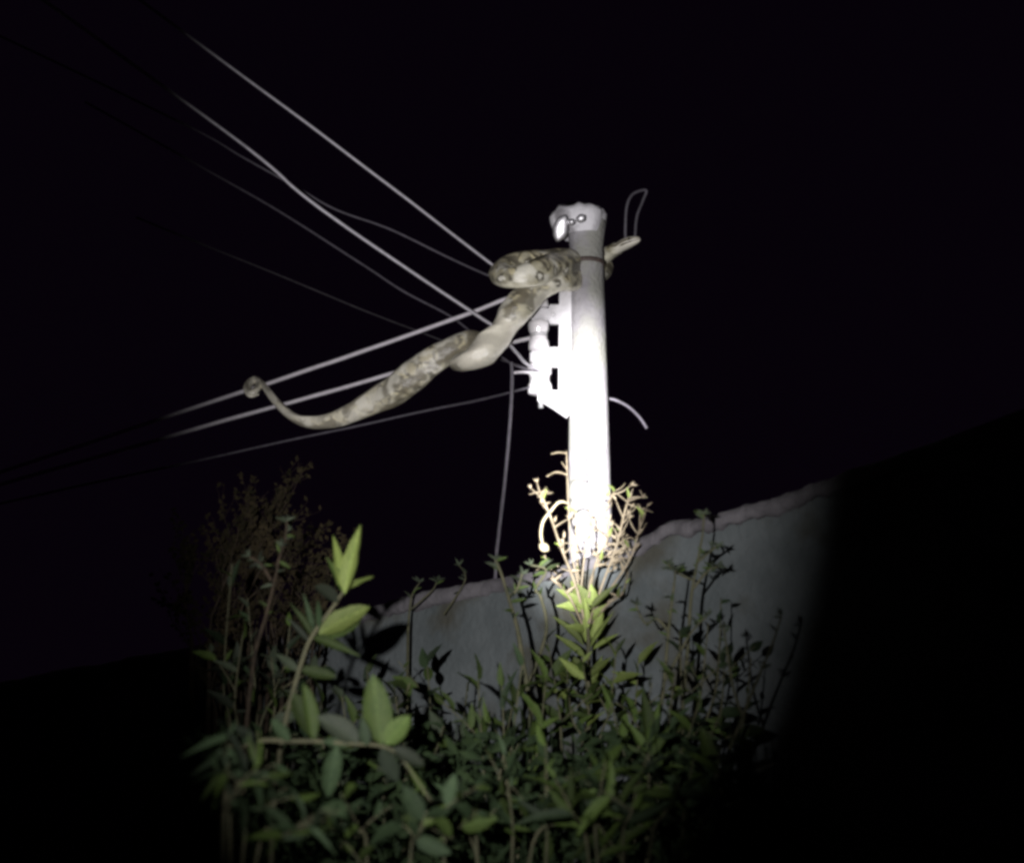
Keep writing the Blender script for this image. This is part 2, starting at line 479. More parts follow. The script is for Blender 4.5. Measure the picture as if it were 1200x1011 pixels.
# ------------------------------------------------------------------ the snake
def snake_col(s, a, q, pale):
    """s metres along the body, a -1..1 round it (0 is the back), q point for noise"""
    nz = noise.noise(q * 16) * .34 + noise.noise(q * 45) * .2
    big = noise.noise(q * 11 + Vector((3, 7, 1))) + .45 * noise.noise(q * 27)
    p = ((s + .02 * noise.noise(q * 6)) / 0.105) % 1.0
    d = abs(p - .5) * 2
    aa = abs(a)
    m = d + aa / .42 + nz * 1.3
    tan = Vector((0.50, 0.455, 0.30)); dark = Vector((0.055, 0.046, 0.026)); gold = Vector((0.58, 0.52, 0.31)); white = Vector((0.82, 0.80, 0.68)); grey = Vector((0.40, 0.375, 0.26))
    if m < .70: c = tan * (1 + nz)
    elif m < 1.0: c = dark
    elif m < 1.18: c = gold
    else: c = grey * (1 + 1.5 * nz)
    if big > .16: c = c.lerp(dark, min(.92, (big - .16) * 6))
    if big < -.2: c = c.lerp(white, min(.85, (-.2 - big) * 4))
    fs_ = Vector((min(p, 1 - p) * .105 / .013, (aa - .48) / .10))
    r = fs_.length + nz * 2
    if aa > .3 and big < .1:
        if r < .6: c = white
        elif r < 1.5: c = dark
    if aa > .60 + nz * .35:
        k = min(1, (aa - .60 - nz * .35) / .08)
        c = c.lerp(Vector((0.80, 0.77, 0.60)) * (1 + nz * .3), k)
    if pale > .12 and pale < .8:                # crease shade painted as dark stripes winding along the twisted body
        st = math.sin(a * math.pi * 2 + s * 5.5 + 2.2 * noise.noise(Vector((s * 4, a, 1.3)))) + .9 * noise.noise(q * 26)
        if st > .62: c = c.lerp(dark * 2.0, min(.9, (st - .62) * 2.6))
        elif st < -.5: c = c.lerp(white, min(.6, (-.5 - st) * 2))
        pale *= .55 if st > .62 else 1
    if pale > 0:
        c = c.lerp(Vector((0.84, 0.80, 0.66)) * (1 + nz * .3), min(1, pale))
    return c

def sweep_body(rows, per, n, flat=0.9):
    """rows: x px, y px, depth, radius px, roll degrees"""
    P = crom(rows, per)
    pts = [px(p[0], p[1], p[2]) for p in P]
    rad = [max(0.4, p[3]) * pxs(p[2], p[1]) for p in P]
    roll = [p[4] for p in P]
    # relax
    for _ in range(3):
        pts = [pts[0]] + [(pts[i - 1] + pts[i] * 2 + pts[i + 1]) / 4 for i in range(1, len(pts) - 1)] + [pts[-1]]
    fr = frames(pts)
    vs = []; fs = []; cols = []
    s = 0
    for i, p in enumerate(pts):
        if i: s += (p - pts[i - 1]).length
        t = fr[i][0]
        up = Vector((0, -0.35, 1)); a = up - t * up.dot(t)
        if a.length < .35: a = fr[i][1]
        a = a.normalized(); a = Matrix.Rotation(R(roll[i]), 3, t) @ a
        if i:                                   # keep the frame turning slowly
            pa = prev - t * prev.dot(t); a = (pa.normalized() * 3 + a).normalized()
            a = (a - t * a.dot(t)).normalized()
        prev = a
        b = t.cross(a)
        for k in range(n):
            th = 2 * math.pi * k / n
            ang = th / math.pi
            if ang > 1: ang -= 2
            ca, sa = math.cos(th), math.sin(th)
            rr = rad[i] * (1 + .16 * noise.noise(p * 6 + Vector((ca, sa, 0))) + .05 * noise.noise(p * 20 + Vector((ca * 2, sa * 2, 0))))
            if ca < -.6: ca = -.6 + (ca + .6) * .55       # flatter belly
            q = p + a * (ca * rr * flat) + b * (sa * rr)
            vs.append(q)
            cols.append(snake_col(s, ang, q, P[i][5]))
    m = len(pts)
    for i in range(m - 1):
        for k in range(n):
            k2 = (k + 1) % n
            fs.append((i * n + k, i * n + k2, (i + 1) * n + k2, (i + 1) * n + k))
    fs.append(tuple(range(n - 1, -1, -1))); fs.append(tuple((m - 1) * n + k for k in range(n)))
    return vs, fs, cols, pts, fr, rad, prev

def snake_mat():
    m = bpy.data.materials.new('snake_skin'); m.use_nodes = True
    nt = m.node_tree; N = nt.nodes; L = nt.links; b = N['Principled BSDF']
    at = N.new('ShaderNodeAttribute'); at.attribute_name = 'skin'
    tc = N.new('ShaderNodeTexCoord')
    vo = N.new('ShaderNodeTexVoronoi'); vo.inputs['Scale'].default_value = 170
    L.new(tc.outputs['Object'], vo.inputs['Vector'])
    cr = N.new('ShaderNodeValToRGB'); cr.color_ramp.elements[0].color = (1, 1, 1, 1); cr.color_ramp.elements[1].color = (.72, .72, .72, 1)
    cr.color_ramp.elements[0].position = .2; cr.color_ramp.elements[1].position = .75
    L.new(vo.outputs['Distance'], cr.inputs['Fac'])
    mx = N.new('ShaderNodeMixRGB'); mx.blend_type = 'MULTIPLY'; mx.inputs['Fac'].default_value = .5
    L.new(at.outputs['Color'], mx.inputs['Color1']); L.new(cr.outputs['Color'], mx.inputs['Color2'])
    L.new(mx.outputs['Color'], b.inputs['Base Color'])
    bp = N.new('ShaderNodeBump'); bp.inputs['Strength'].default_value = .5; bp.inputs['Distance'].default_value = .003; bp.invert = True
    L.new(vo.outputs['Distance'], bp.inputs['Height']); L.new(bp.outputs['Normal'], b.inputs['Normal'])
    b.inputs['Roughness'].default_value = .30
    b.inputs['Specular IOR Level'].default_value = .8
    return m
M['skin'] = snake_mat()

F = 5.97       # in front of the cables
rows = [
    # tail tip wound round the pale cable
    (303, 462, 6.72, 1.2, 0), (293, 464, 6.70, 2.4, 0), (288, 455, 6.76, 3.0, 0), (292, 447, 6.86, 3.4, 0), (300, 444, 6.88, 3.6, 0),
    (304, 449, 6.80, 3.8, 0), (300, 457, 6.71, 4.0, 0), (294, 460, 6.70, 3.8, 0), (291, 453, 6.78, 3.8, 20), (298, 446, 6.86, 4, 60),
    (307, 450, 6.78, 4.2, 100), (317, 462, 6.64, 5, 130), (331, 478, 6.52, 5.6, 150), (349, 491, 6.43, 6.6, 150), (372, 495, 6.37, 8, 140),
    (400, 489, 6.32, 10.5, 120), (430, 475, 6.27, 13, 90), (458, 460, 6.22, 17, 75), (484, 441, 6.17, 18, 60), (508, 422, 6.13, 17, 45), (532, 408, 6.12, 15, 30),
    # a fold over the crossing cables
    (552, 399, 6.20, 14, 0), (561, 404, 6.28, 14, -60), (551, 418, 6.20, 14, -120), (538, 424, 6.02, 12, -150), (548, 421, 5.90, 14, -160), (566, 411, 5.88, 19, -160),
    (582, 397, 5.91, 16, -110), (592, 384, 5.94, 16, -50), (602, 371, 5.95, 21, -10), (613, 356, 5.96, 21, 0), (628, 342, 5.98, 17, 0),
    (648, 331, 6.02, 18, 0), (672, 327, 6.20, 18, 0), (694, 322, 6.40, 17, 0), (700, 312, 6.48, 17, 0), (684, 305, 6.42, 17, 0), (664, 306, 6.25, 17, 0),
    (640, 309, 6.10, 17, 0), (615, 310, 6.04, 17, 0), (596, 314, 6.01, 16, 0), (588, 321, 5.93, 15, 0), (598, 327, 5.84, 15, 0), (618, 324, 5.83, 17, 10), (640, 316, 5.92, 18, 10),
    (662, 309, 6.12, 18, 10), (684, 306, 6.34, 17, 0), (702, 303, 6.42, 14, 0), (714, 297, 6.36, 10, 0), (722, 292, 6.30, 9, 0),
]
def paleness(r):
    x, y = r[0], r[1]
    if r[2] < 6.0 and 535 < x < 598 and y > 380: return .85
    if x < 345 and y > 440: return .75
    if x < 400 and y > 440: return .6
    if x < 440: return .4
    if x < 535: return .22
    if x < 635 and y > 338: return .22
    return 0.08
rows = [r + (paleness(r),) for r in rows]
vs, fs, cols, pts, fr, rad, lastup = sweep_body(rows, 18, 56)
# head: flattened, widening behind the eyes and narrowing to the snout; grown on from the last ring so skin is one surface
n = 56
hp0 = pts[-1]; hd = (px(750, 280, 6.22) - hp0); HL = hd.length; hd = hd.normalized()
hup = (Vector((0, -.25, 1)) - hd * Vector((0, -.25, 1)).dot(hd)).normalized(); hb = hd.cross(hup)
base = len(vs) - n
fs = fs[:-1]
prof = [(.10, .036, .034), (.22, .043, .036), (.36, .049, .037), (.50, .048, .036), (.62, .042, .034), (.74, .034, .030), (.85, .027, .025), (.94, .019, .018), (1.0, .008, .009)]
cur = base
for (u, wd, ht) in prof:
    c = hp0 + hd * (HL * u) + hup * (.006 * math.sin(u * 3))
    st = len(vs)
    for k in range(n):
        th = 2 * math.pi * k / n
        ang = th / math.pi
        if ang > 1: ang -= 2
        ca, sa = math.cos(th), math.sin(th)
        g = 1.0
        if abs(abs(ang) - .56) < .06 and u > .3: g = .9       # mouth line
        q = c + hup * (ca * ht * .8 * g) + hb * (sa * wd * .8 * g)
        vs.append(q)
        aa = abs(ang)
        cc = Vector((0.55, 0.52, 0.43)) if aa < .5 else Vector((0.74, 0.71, 0.60))
        if aa < .05: cc = Vector((0.12, 0.10, 0.06))
        if abs(aa - .38) < .05 and u < .75: cc = Vector((0.12, 0.10, 0.06))
        if abs(aa - .56) < .05 and u > .3: cc = Vector((0.10, 0.08, 0.05))
        cols.append(cc)
    for k in range(n):
        k2 = (k + 1) % n
        fs.append((cur + k, cur + k2, st + k2, st + k))
    cur = st
fs.append(tuple(cur + k for k in range(n)))
me = bpy.data.meshes.new('body'); me.from_pydata([tuple(v) for v in vs], [], fs); me.update()
ca_ = me.color_attributes.new('skin', 'FLOAT_COLOR', 'POINT')
for i, c in enumerate(cols): ca_.data[i].color = (max(0, c.x), max(0, c.y), max(0, c.z), 1)
snake = empty('python_snake', px(620, 340, 6.0), 'large patterned python coiled on the pole and cables with its tail wrapped on a cable', 'snake')
link('body', me, M['skin'], snake)
M['eye'] = mat('snake_eye', (0.02, 0.015, 0.01), (0.05, 0.035, 0.015), 60, 0.1, spec=0.8)
for s in (-1, 1):
    mb = MB()
    c = hp0 + hd * (HL * .68) + hup * .014 + hb * (s * .030)
    mb.lathe([(.001, -.007), (.005, -.005), (.0072, 0), (.005, .005), (.001, .007)], c, hb, 12)
    mb.build('eye', M['eye'], snake)

# ------------------------------------------------------------------ plants
def leaf_mesh(kind, material, idx):
    """unit leaf: root at origin, tip at +Y, upper side +Z"""
    me = bpy.data.meshes.new('leaf'); vs = []; fs = []
    rs = random.Random(idx * 7 + len(kind))
    m = 7
    curl = rs.uniform(-.05, .30); fold = rs.uniform(.10, .28); side = rs.uniform(-.08, .08)
    for i in range(m + 1):
        t = i / m
        if kind == 'lance': wd = .5 * (math.sin(math.pi * t ** .75) ** .9) * (1 - .25 * t)
        elif kind == 'oval': wd = .5 * (math.sin(math.pi * t ** .85) ** .62)
        else: wd = .5 * math.sin(math.pi * t ** .6) ** .8
        wd = max(wd, .012)
        y = t; z = -curl * t * t; x0 = side * math.sin(math.pi * t)
        wv = .02 * math.sin(t * 17 + idx)
        vs += [(x0 - wd, y, z + wd * fold + wv), (x0, y, z), (x0 + wd, y, z + wd * fold - wv)]
    for i in range(m):
        a = i * 3
        fs += [(a, a + 1, a + 4, a + 3), (a + 1, a + 2, a + 5, a + 4)]
    me.from_pydata(vs, [], fs); me.update()
    me.materials.append(material)
    for p in me.polygons: p.use_smooth = True
    return me

LM = {}
for kd in ('lance', 'oval', 'narrow'):
    for mk in ('leaf_lit', 'leaf_bright', 'leaf_mid', 'leaf_dark', 'leaf_grey', 'twig'):
        LM[kd, mk] = [leaf_mesh(kd, M[mk], i) for i in range(5)]

def put_leaf(root, p, d, nrm, length, width, kd, mk, rng):
    d = d.normalized()
    x = d.cross(nrm)
    x = x.normalized() if x.length > 1e-4 else d.orthogonal().normalized()
    z = x.cross(d)
    o = bpy.data.objects.new('leaf', rng.choice(LM[kd, mk]))
    col.objects.link(o); o.parent = root
    Mx = Matrix((x * width, d * length, z * length)).transposed().to_4x4()
    Mx.translation = p - root.location
    o.matrix_local = Mx
    return o

CU = Vector((0, -math.sin(PITCH), math.cos(PITCH)))
def leaf_px(root, x0, y0, x1, y1, wpx, Y, kd, mk, rng, tilt=0.0, dy=0.0):
    """a leaf given by where its root and tip appear"""
    a = px(x0, y0, Y); b = px(x1, y1, Y + dy)
    nrm = Vector((tilt, -1, .25))
    return put_leaf(root, a, b - a, nrm, (b - a).length, wpx * pxs(Y, y0), kd, mk, rng)

def stem_obj(root, pts, r0, r1, material, name='stem', n=6):
    mb = MB()
    m = len(pts)
    mb.tube(pts, [r0 + (r1 - r0) * i / (m - 1) for i in range(m)], n, wob=.25)
    return mb.build(name, M[material], root)

def foliate(root, pts, rng, start, count, lpx, wr, kd, mks, spread=0.9, upness=0.5, droop=0.0, Y=4.0):
    """leaves set alternately up one stem"""
    m = len(pts); s = pxs(Y)
    for i in range(count):
        t = start + (1 - start) * (i + rng.random() * .6) / count
        k = min(m - 2, int(t * (m - 1)))
        p = pts[k].lerp(pts[k + 1], t * (m - 1) - k)
        ax = (pts[k + 1] - pts[k]).normalized()
        th = i * 2.4 + rng.uniform(-.4, .4)
        o = Vector((math.cos(th), math.sin(th) * .8 - .12, 0))
        o = (o - ax * o.dot(ax)).normalized()
        up = upness + .45 * t
        d = o * spread + ax * up + Vector((0, 0, -droop * (1 - t)))
        L = lpx * s * rng.uniform(.4, 1.35) * (1.1 - .35 * t)
        nrm = (ax + o * -.3 + Vector((rng.uniform(-1, 1), -.55 + rng.uniform(-.8, .6), rng.uniform(-.5, .6))))
        d = d + Vector((rng.uniform(-.45, .45), rng.uniform(-.4, .3), rng.uniform(-.5, .55)))
        put_leaf(root, p, d, nrm, L, L * wr * rng.uniform(.8, 1.2), kd, rng.choice(mks), rng)

def shrub(label, stems, Y, lpx, wr, kd, mks, count, group=None, seed=1, stemmat='stem', rpx=3.0, name='leafy_shrub', cat='shrub', start=.45, spread=.9, upness=.5, droop=0.1, side=2):
    """stems: list of (base x px, [(x,y),...top]) all growing from one root on the ground"""
    rng = random.Random(seed)
    bx = sum(s[0][0] for s in stems) / len(stems)
    g = px(bx, 900, Y); root = empty(name, (g.x, Y, 0), label, cat, group)
    for st in stems:
        ppts = [px(x, y, Y + (rng.uniform(-.12, .12) if j else 0)) for j, (x, y) in enumerate(st)]
        base = Vector((g.x + (ppts[0].x - g.x) * .5, Y + rng.uniform(-.05, .05), 0))
        allp = [Vector(v) for v in crom([tuple(base), tuple(base.lerp(ppts[0], .5) + Vector((rng.uniform(-.04, .04), 0, 0)))] + [tuple(p) for p in ppts], 7)]
        stem_obj(root, allp, rpx * pxs(Y) * .5 * 1.6, rpx * pxs(Y) * .22, stemmat)
        # leaves only on the upper part
        lo = 14
        vis = allp[lo - 4:]
        foliate(root, vis, rng, start, count, lpx, wr, kd, mks, spread, upness, droop, Y)
        for k in range(side):
            i0 = rng.randint(lo - 3, len(allp) - 6)
            p = allp[i0]; L = rng.uniform(.10, .24) * (Y / 4)
            th = rng.uniform(0, 6.28)
            d = Vector((math.cos(th), math.sin(th) * .5 - .2, rng.uniform(.5, 1.1))).normalized()
            sp = [p + d * (L * j / 4) + Vector((0, 0, -.02 * j * j / 16)) for j in range(5)]
            stem_obj(root, sp, rpx * pxs(Y) * .3, rpx * pxs(Y) * .15, stemmat)
            foliate(root, sp, rng, .15, max(4, count // 2), lpx * .85, wr, kd, mks, spread, upness, droop, Y)
    return root

# --- the broad-leaved shoot at the left, each large leaf where it stands
rng = random.Random(5)
g = px(330, 900, 3.3)
bl = empty('broad_leaved_shrub', (g.x, 3.3, 0), 'pale green broad leaved shoot standing up tallest at left in front of the dark', 'shrub')
st = [Vector(v) for v in crom([(g.x, 3.3, 0), tuple(px(318, 1000, 3.3)), tuple(px(330, 870, 3.3)), tuple(px(352, 780, 3.3)), tuple(px(366, 745, 3.3)), tuple(px(392, 708, 3.3)), tuple(px(404, 690, 3.3))], 6)]
stem_obj(bl, st, .009, .0035, 'stem')
for a in [(402, 697, 391, 623, 15, 'lance', 'leaf_bright', .2), (404, 695, 420, 612, 22, 'lance', 'leaf_bright', -.2), (400, 696, 438, 670, 10, 'lance', 'leaf_bright', -.5),
          (396, 706, 369, 684, 16, 'oval', 'leaf_grey', .3), (403, 697, 385, 650, 14, 'lance', 'leaf_mid', .5), (374, 742, 432, 708, 27, 'oval', 'leaf_bright', -.3),
          (372, 745, 425, 722, 22, 'oval', 'leaf_mid', .4), (366, 746, 420, 765, 13, 'lance', 'leaf_mid', .1), (366, 746, 342, 706, 9, 'lance', 'leaf_mid', .3),
          (366, 742, 357, 696, 9, 'lance', 'leaf_dark', .3), (362, 752, 336, 722, 8, 'lance', 'leaf_grey', .1), (374, 736, 372, 700, 8, 'narrow', 'leaf_dark', .1),
          (352, 784, 395, 792, 14, 'oval', 'leaf_mid', .1), (350, 786, 322, 762, 12, 'lance', 'leaf_grey', .2), (344, 812, 372, 866, 22, 'oval', 'leaf_mid', .2)]:
    leaf_px(bl, a[0], a[1], a[2], a[3], a[4], 3.3 + rng.uniform(-.03, .03), a[5], a[6], rng, a[7], rng.uniform(-.04, .04))

# --- low arching branch with hanging broad leaves
g = px(270, 990, 2.9)
ab = empty('arching_branch_shrub', (g.x, 2.9, 0), 'shrub arching in from the left edge with one big leaf hanging point down', 'shrub')
st = [Vector(v) for v in crom([(g.x, 2.9, 0), tuple(px(262, 960, 2.9)), tuple(px(285, 876, 2.9)), tuple(px(350, 868, 2.9)), tuple(px(410, 871, 2.9)), tuple(px(448, 874, 2.9)), tuple(px(470, 888, 2.9)), tuple(px(505, 938, 2.9))], 6)]
stem_obj(ab, st, .007, .002, 'stem')
for a in [(447, 872, 437, 790, 34, 'oval', 'leaf_mid', .15), (452, 872, 480, 838, 26, 'oval', 'leaf_mid', -.2), (447, 876, 466, 916, 20, 'oval', 'leaf_dark', -.1),
          (460, 876, 498, 896, 17, 'oval', 'leaf_grey', .2), (420, 870, 372, 838, 26, 'oval', 'leaf_grey', .2), (410, 872, 378, 868, 12, 'oval', 'leaf_dark', .2),
          (366, 866, 357, 800, 18, 'oval', 'leaf_mid', .4), (340, 868, 318, 842, 14, 'oval', 'leaf_dark', .1), (395, 873, 384, 935, 22, 'oval', 'leaf_dark', .2),
          (300, 872, 275, 850, 14, 'oval', 'leaf_dark', .1), (430, 873, 425, 840, 16, 'lance', 'leaf_dark', .2)]:
    leaf_px(ab, a[0], a[1], a[2], a[3], a[4], 2.9 + rng.uniform(-.03, .03), a[5], a[6], rng, a[7], rng.uniform(-.03, .03))

# --- the lit plant in front of the pole
Yc = 4.55
g = px(692, 900, Yc)
cp = empty('flowering_stalk_plant', (g.x, Yc, 0), 'brightly lit plant with dry flower stalks right in front of the pole', 'plant')
def twig(root, pl, r0, r1, m='twig', Y=Yc, dz=.05, name='flower_stalk'):
    pts = curve([(x, y, Y + dz * math.sin(i * 2.1 + x)) for i, (x, y) in enumerate(pl)], 5)
    s = pxs(Y)
    return stem_obj(root, pts, r0 * s * .6, r1 * s * .6, m, name, 6), pts
base = [Vector((g.x, Yc, 0)), px(690, 900, Yc), px(690, 770, Yc), px(688, 720, Yc)]
stem_obj(cp, [Vector(v) for v in crom([tuple(v) for v in base], 8)], .012, .006, 'stem')
mains = [
    ([(686, 735), (676, 690), (657, 640), (645, 605), (632, 574)], 2.8, 1.8),
    ([(686, 725), (678, 690), (676, 640), (675, 600)], 3.0, 2.2),
    ([(690, 730), (704, 690), (722, 640), (732, 600), (737, 583)], 2.8, 1.8),
    ([(692, 720), (715, 690), (738, 655), (748, 625), (756, 600)], 2.8, 1.6),
    ([(690, 700), (698, 660), (712, 630), (709, 600), (720, 576)], 2.4, 1.4),
    ([(694, 730), (712, 708), (730, 694), (736, 668)], 2.6, 1.6),
    ([(686, 740), (668, 700), (650, 680), (638, 650)], 2.2, 1.4),
    ([(680, 700), (684, 660), (690, 620), (700, 592), (716, 578)], 2.0, 1.2),
    ([(688, 715), (692, 680), (704, 655), (724, 648), (738, 640)], 2.0, 1.2),
]
tips = []
for pl, a, b in mains:
    o, pts = twig(cp, pl, a, b)
    tips.append(pts)
side_tw = [([(632, 576), (620, 579)], 1.3), ([(633, 580), (648, 577)], 1.3), ([(632, 574), (629, 566)], 1.2), ([(634, 578), (641, 570)], 1.0),
           ([(735, 585), (745, 582), (754, 583)], 1.5), ([(735, 588), (722, 578), (716, 580)], 1.4), ([(735, 590), (752, 596), (765, 600)], 1.6),
           ([(730, 605), (742, 598), (748, 590)], 1.3), ([(745, 630), (752, 622), (758, 612)], 1.2), ([(712, 630), (700, 618), (697, 606)], 1.3),
           ([(722, 640), (736, 630), (744, 632)], 1.2), ([(676, 640), (664, 636), (655, 642)], 1.2), ([(725, 618), (714, 608), (706, 606)], 1.3),
           ([(700, 660), (716, 662), (728, 656)], 1.4), ([(690, 650), (680, 645), (672, 648)], 1.2), ([(652, 672), (640, 664), (628, 668)], 1.2),
           ([(718, 576), (727, 572), (733, 566)], 1.1), ([(709, 600), (716, 592), (716, 584)], 1.2), ([(754, 584), (750, 574)], 1.0), ([(737, 583), (742, 572)], 1.1),
           ([(664, 531), (654, 530), (646, 532)], 1.5), ([(664, 556), (652, 553), (641, 558)], 1.9), ([(664, 549), (658, 541)], 1.2)]
for pl, r in side_tw:
    twig(cp, pl, r, r * .6, 'twig', Yc, 0.02, 'side_twig')
# the tall twig behind them that carries the short twigs left of the pole
twig(cp, [(686, 715), (672, 660), (667, 610), (665, 560), (664, 528)], 1.8, 1.0, 'twig', Yc, 0.02)
# a curled dry leaf and a pale husk
o, _ = twig(cp, [(667, 590), (656, 588), (646, 598), (636, 612), (634, 628), (637, 640)], 2.2, 3.0, 'husk', Yc, 0.02, 'curled_leaf')
mb = MB(); a = px(632, 637, Yc - .02); b = px(643, 645, Yc - .02)
mb.lathe([(.001, 0), (.012, .008), (.017, .02), (.014, .032), (.001, .042)], a, (b - a).normalized(), 12, .3)
mb.build('seed_husk', M['husk'], cp)
frng = random.Random(9)
for k in range(46):                        # fine side twigs with forked ends
    pts = frng.choice(tips[2:5] + tips[7:] + tips[:1]); q = pts[frng.randint(len(pts) // 3, len(pts) - 1)]
    d = Vector((frng.uniform(-1, 1), frng.uniform(-.5, .3), frng.uniform(.1, 1))).normalized(); L = frng.uniform(9, 24) * pxs(Yc)
    bend = Vector((frng.uniform(-.3, .3), 0, frng.uniform(-.2, .4)))
    sp = [q + (d + bend * (j / 4)) * (L * j / 4) for j in range(5)]
    stem_obj(cp, sp, 1.0 * pxs(Yc), .5 * pxs(Yc), 'twig', 'side_twig', 5)
    for e in range(2):
        dd = (d + Vector((frng.uniform(-.9, .9), 0, frng.uniform(-.5, .7)))).normalized(); LL = frng.uniform(5, 9) * pxs(Yc)
        put_leaf(cp, sp[-1], dd, Vector((0, -1, .3)), LL, LL * .34, 'narrow', 'twig', frng)
# small florets and bracts along the stalks
for pts in tips:
    for k in range(7):
        p = frng.choice(pts[len(pts) // 3:])
        d = Vector((frng.uniform(-1, 1), frng.uniform(-.8, .2), frng.uniform(.1, 1)))
        L = frng.uniform(6, 15) * pxs(Yc)
        put_leaf(cp, p, d, Vector((0, -1, .3)), L, L * .28, 'narrow', frng.choice(('twig', 'twig', 'leaf_lit')), frng)
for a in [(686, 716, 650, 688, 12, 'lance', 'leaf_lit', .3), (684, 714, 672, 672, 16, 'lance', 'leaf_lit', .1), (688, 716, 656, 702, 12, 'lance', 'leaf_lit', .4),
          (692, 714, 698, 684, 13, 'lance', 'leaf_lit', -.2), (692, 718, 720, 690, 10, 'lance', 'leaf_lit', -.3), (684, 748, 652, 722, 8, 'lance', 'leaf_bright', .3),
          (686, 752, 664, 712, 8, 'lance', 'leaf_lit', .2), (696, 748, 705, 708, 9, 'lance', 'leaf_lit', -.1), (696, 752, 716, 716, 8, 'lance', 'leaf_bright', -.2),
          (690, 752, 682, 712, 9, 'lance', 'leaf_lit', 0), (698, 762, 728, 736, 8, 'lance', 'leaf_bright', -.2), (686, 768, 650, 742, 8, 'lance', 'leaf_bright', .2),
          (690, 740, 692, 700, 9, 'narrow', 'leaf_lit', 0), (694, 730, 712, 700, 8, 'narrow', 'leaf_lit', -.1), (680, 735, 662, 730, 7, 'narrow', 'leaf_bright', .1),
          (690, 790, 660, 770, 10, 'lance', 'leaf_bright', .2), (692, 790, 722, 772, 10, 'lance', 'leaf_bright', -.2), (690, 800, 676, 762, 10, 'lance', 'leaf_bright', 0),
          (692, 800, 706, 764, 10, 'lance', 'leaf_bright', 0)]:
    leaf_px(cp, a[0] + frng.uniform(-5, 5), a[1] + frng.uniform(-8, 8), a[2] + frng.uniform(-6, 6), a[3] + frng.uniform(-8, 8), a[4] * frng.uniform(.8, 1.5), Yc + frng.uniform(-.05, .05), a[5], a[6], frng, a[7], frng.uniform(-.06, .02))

# --- bare stalks
def stalk(label, paths, Y, seed, r=2.6, m='stem', leafmat=('leaf_grey', 'leaf_mid'), nleaf=7, lpx=12):
    rng = random.Random(seed)
    g = px(paths[0][0][0], 900, Y)
    root = empty('tall_stalk', (g.x, Y, 0), label, 'plant', 'bare stalks standing out of the undergrowth')
    first = px(*paths[0][0], Y)
    stem_obj(root, [Vector((g.x, Y, 0)), first.lerp(Vector((g.x, Y, 0)), .5), first], r * 1.3 * pxs(Y), r * pxs(Y), m)
    for j, pl in enumerate(paths):
        pts = curve([(x, y, Y + .02 * math.sin(i + j)) for i, (x, y) in enumerate(pl)], 6)
        stem_obj(root, pts, r * (1 if j == 0 else .7) * pxs(Y), r * .4 * pxs(Y), m)
        for k in range(nleaf):
            i = rng.randint(len(pts) // 3, len(pts) - 2)
            d = Vector((rng.uniform(-1, 1), rng.uniform(-.6, .2), rng.uniform(-.3, .9)))
            L = rng.uniform(.6, 1.2) * lpx * pxs(Y)
            put_leaf(root, pts[i], d, Vector((rng.uniform(-.4, .4), -1, .3)), L, L * .3, 'lance', rng.choice(leafmat), rng)
        # star-like dry tips
        for k in range(5):
            d = Vector((rng.uniform(-1, 1), rng.uniform(-.5, .3), rng.uniform(.0, 1))); L = rng.uniform(6, 11) * pxs(Y)
            put_leaf(root, pts[-1], d, Vector((0, -1, .2)), L, L * .3, 'narrow', leafmat[0], rng)
    return root
stalk('pale stalk rising to the foot of the drop wire', [[(622, 830), (612, 770), (606, 735), (596, 700), (586, 668), (580, 655)], [(596, 700), (606, 690), (612, 672)], [(620, 800), (640, 740), (634, 700), (628, 690), (640, 668), (622, 662)]], 4.3, 21, 3.2, lpx=16)
stalk('straight pale stalk right of the lit plant, ending level with the wall top', [[(768, 870), (778, 800), (783, 745), (788, 700), (792, 668)], [(784, 740), (770, 725), (756, 730), (745, 708)], [(778, 800), (798, 762), (812, 738), (828, 722)]], 4.0, 22, 2.6)
stalk('tallest stalk on the right, its tip reaching above the wall', [[(800, 820), (806, 760), (810, 700), (817, 660), (823, 628), (825, 602)], [(813, 680), (796, 672), (782, 660)], [(812, 690), (830, 668), (842, 664)], [(816, 660), (832, 646), (840, 640)]], 4.05, 23, 2.4, nleaf=9)
stalk('long bare stalk leaning right at the right end of the plants', [[(838, 930), (852, 885), (870, 840), (890, 790), (906, 752), (916, 720)], [(870, 840), (858, 800), (852, 760), (848, 735)]], 3.6, 24, 2.4, nleaf=6)
stalk('brown twisted stem at the left edge beside the broad leaved shoot', [[(288, 860), (298, 770), (312, 720), (324, 670), (330, 640)], [(318, 680), (305, 660), (292, 652)], [(324, 665), (334, 632), (336, 610)]], 3.7, 25, 3.0, m='twig_brown', lpx=14)
stalk('two low twigs poking over the wall top left of the drop wire', [[(478, 740), (482, 700), (492, 682)], [(480, 715), (506, 692), (512, 680)], [(520, 720), (545, 680), (538, 662)]], 5.2, 26, 1.6, lpx=10, nleaf=4)

